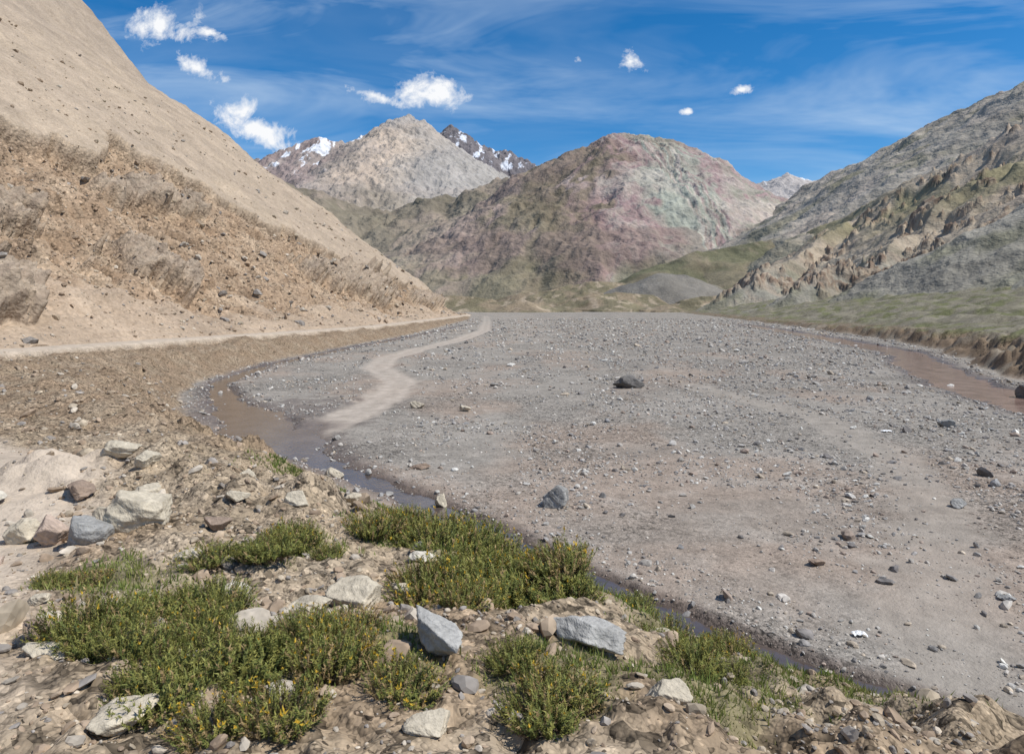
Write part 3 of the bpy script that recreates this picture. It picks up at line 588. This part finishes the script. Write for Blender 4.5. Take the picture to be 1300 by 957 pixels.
# ------------------------------------------------------------------ scraps of litter on the riverbed
ml, nt, b = new_mat("white_plastic"); b.inputs['Base Color'].default_value = (.75, .76, .76, 1); b.inputs['Roughness'].default_value = .5
for lx, ly, lw, ld in [(2.3, 11.6, .62, .22), (6.3, 12.4, .22, .16), (17.5, 31.9, .45, .3)]:
    g = np.linspace(-1, 1, 26); GX, GY = np.meshgrid(g, g, indexing='ij'); gx = GX.ravel(); gy = GY.ravel()
    e = 1 + .35 * fbm(np.arctan2(gy, gx) * 1.2, gx * 0 + lx, 3, 5); px_ = gx * lw / 2 * e; py_ = gy * ld / 2 * e
    pz = .06 * (1 + ridged(gx * 1.6 + lx, gy * 1.6, 4, 9)) * (1 - .5 * (gx ** 2 + gy ** 2) / 2) - .01
    base = ground(px_ + lx, py_ + ly)
    ob = mesh_obj("plastic_litter", np.stack([px_, py_, pz + base - base.mean()], 1), gridf(26, 26), ml); ob.location = (lx, ly, base.mean())

# ------------------------------------------------------------------ light
el, az = math.radians(54), math.radians(106)
sd = Vector((math.cos(el) * math.sin(az), math.cos(el) * math.cos(az), math.sin(el)))
sun = bpy.data.lights.new("sun", 'SUN'); sun.energy = 5.0; sun.angle = math.radians(.53); sun.color = (1, .955, .88)
so = bpy.data.objects.new("sun", sun); so.rotation_euler = sd.to_track_quat('Z', 'Y').to_euler(); scene.collection.objects.link(so); so.location = (60, -30, 90)

# ------------------------------------------------------------------ sky
w = bpy.data.worlds.new("World"); scene.world = w; w.use_nodes = True; nt = w.node_tree; L = nt.links.new
bg = nt.nodes['Background']; bg.inputs['Strength'].default_value = .115
sky = N(nt, 'ShaderNodeTexSky', sky_type='NISHITA', sun_disc=False, sun_elevation=el, sun_rotation=az, altitude=2500, air_density=1.15, dust_density=.2, ozone_density=2.0)
hs = N(nt, 'ShaderNodeHueSaturation', i_Saturation=1.42, i_Value=1.13); L(sky.outputs[0], hs.inputs['Color'])
d = N(nt, 'ShaderNodeTexCoord').outputs['Generated']; sp = N(nt, 'ShaderNodeSeparateXYZ'); L(d, sp.inputs[0])
dy = mth(nt, 'MAXIMUM', mth(nt, 'ABSOLUTE', sp.outputs[1]), .05)
u = mth(nt, 'DIVIDE', sp.outputs[0], dy); v = mth(nt, 'DIVIDE', sp.outputs[2], dy)
cb = N(nt, 'ShaderNodeCombineXYZ'); L(u, cb.inputs[0]); L(v, cb.inputs[1]); L(sp.outputs[1], cb.inputs[2])
nz1 = N(nt, 'ShaderNodeTexNoise', i_Scale=21.0, i_Detail=6.0, i_Roughness=.66, i_Distortion=.25); L(cb.outputs[0], nz1.inputs['Vector'])
front = mapr(nt, sp.outputs[1], 0, .1, 0, 1)
CU = [(-.513, .405, .055, .026, -.05), (-.44, .395, .024, .012, 0), (-.462, .345, .05, .016, -.55), (-.375, .255, .08, .024, -.42), (-.40, .28, .05, .02, -.3), (-.128, .305, .06, .026, .05), (-.19, .30, .055, .010, -.3), (.17, .352, .022, .018, -.5), (.334, .312, .026, .008, .1), (.098, .357, .010, .012, 0), (.255, .28, .010, .005, 0)]
tot = None
for cu, cv, a, b_, th in CU:
    du = mth(nt, 'SUBTRACT', u, cu); dv = mth(nt, 'SUBTRACT', v, cv); c_, s_ = math.cos(th), math.sin(th)
    p = mth(nt, 'ADD', mth(nt, 'MULTIPLY', du, c_ / a), mth(nt, 'MULTIPLY', dv, s_ / a)); q2 = mth(nt, 'ADD', mth(nt, 'MULTIPLY', du, -s_ / b_), mth(nt, 'MULTIPLY', dv, c_ / b_))
    e = mth(nt, 'SUBTRACT', 1.0, mth(nt, 'SQRT', mth(nt, 'ADD', mth(nt, 'MULTIPLY', p, p), mth(nt, 'MULTIPLY', q2, q2))))
    tot = e if tot is None else mth(nt, 'MAXIMUM', tot, e)
cum = mth(nt, 'ADD', mth(nt, 'MULTIPLY', tot, 1.5), mth(nt, 'MULTIPLY', mth(nt, 'SUBTRACT', nz1.outputs['Fac'], .52), 6.5))
cum = mth(nt, 'MULTIPLY', mapr(nt, cum, .0, 1.3, 0, 1), mth(nt, 'MULTIPLY', front, mapr(nt, tot, -.9, -.1, 0, 1)))
def streak(rot, sx, sy, lo, hi, seed):
    mp = N(nt, 'ShaderNodeMapping'); mp.inputs['Rotation'].default_value = (0, 0, rot); mp.inputs['Scale'].default_value = (sx, sy, 1); mp.inputs['Location'].default_value = (seed, seed * .7, 0)
    L(cb.outputs[0], mp.inputs['Vector'])
    n_ = N(nt, 'ShaderNodeTexNoise', i_Scale=1.0, i_Detail=5.0, i_Roughness=.58, i_Distortion=.9); L(mp.outputs[0], n_.inputs['Vector'])
    return mapr(nt, n_.outputs['Fac'], lo, hi, 0, 1)
c1 = streak(-.42, 1.6, 7.0, .42, .78, 3.1); c2 = streak(.28, 2.2, 9.0, .46, .8, 7.7)
right = mapr(nt, u, .0, .55, .25, 1.0); left = mapr(nt, u, -.1, .25, 1.0, .15)
cir = mth(nt, 'ADD', mth(nt, 'MULTIPLY', c1, right), mth(nt, 'MULTIPLY', c2, left), clamp=True)
cir = mth(nt, 'MULTIPLY', cir, .66)
m1 = N(nt, 'ShaderNodeMixRGB'); L(cir, m1.inputs[0]); L(hs.outputs[0], m1.inputs[1]); m1.inputs[2].default_value = (5.6, 6.8, 8.1, 1)
m2 = N(nt, 'ShaderNodeMixRGB'); L(cum, m2.inputs[0]); L(m1.outputs[0], m2.inputs[1]); m2.inputs[2].default_value = (8.3, 8.4, 8.6, 1)
L(m2.outputs[0], bg.inputs['Color'])

# ------------------------------------------------------------------ camera
cam = bpy.data.cameras.new("camera"); co = bpy.data.objects.new("camera", cam); scene.collection.objects.link(co)
co.location = (0, 0, 6); co.rotation_euler = (math.radians(90), 0, 0); cam.lens = 24; cam.sensor_width = 36; cam.sensor_fit = 'HORIZONTAL'; cam.shift_y = -.072
cam.clip_start = .1; cam.clip_end = 40000; scene.camera = co
scene.view_settings.view_transform = 'Standard'; scene.view_settings.look = 'None'; scene.view_settings.exposure = 0
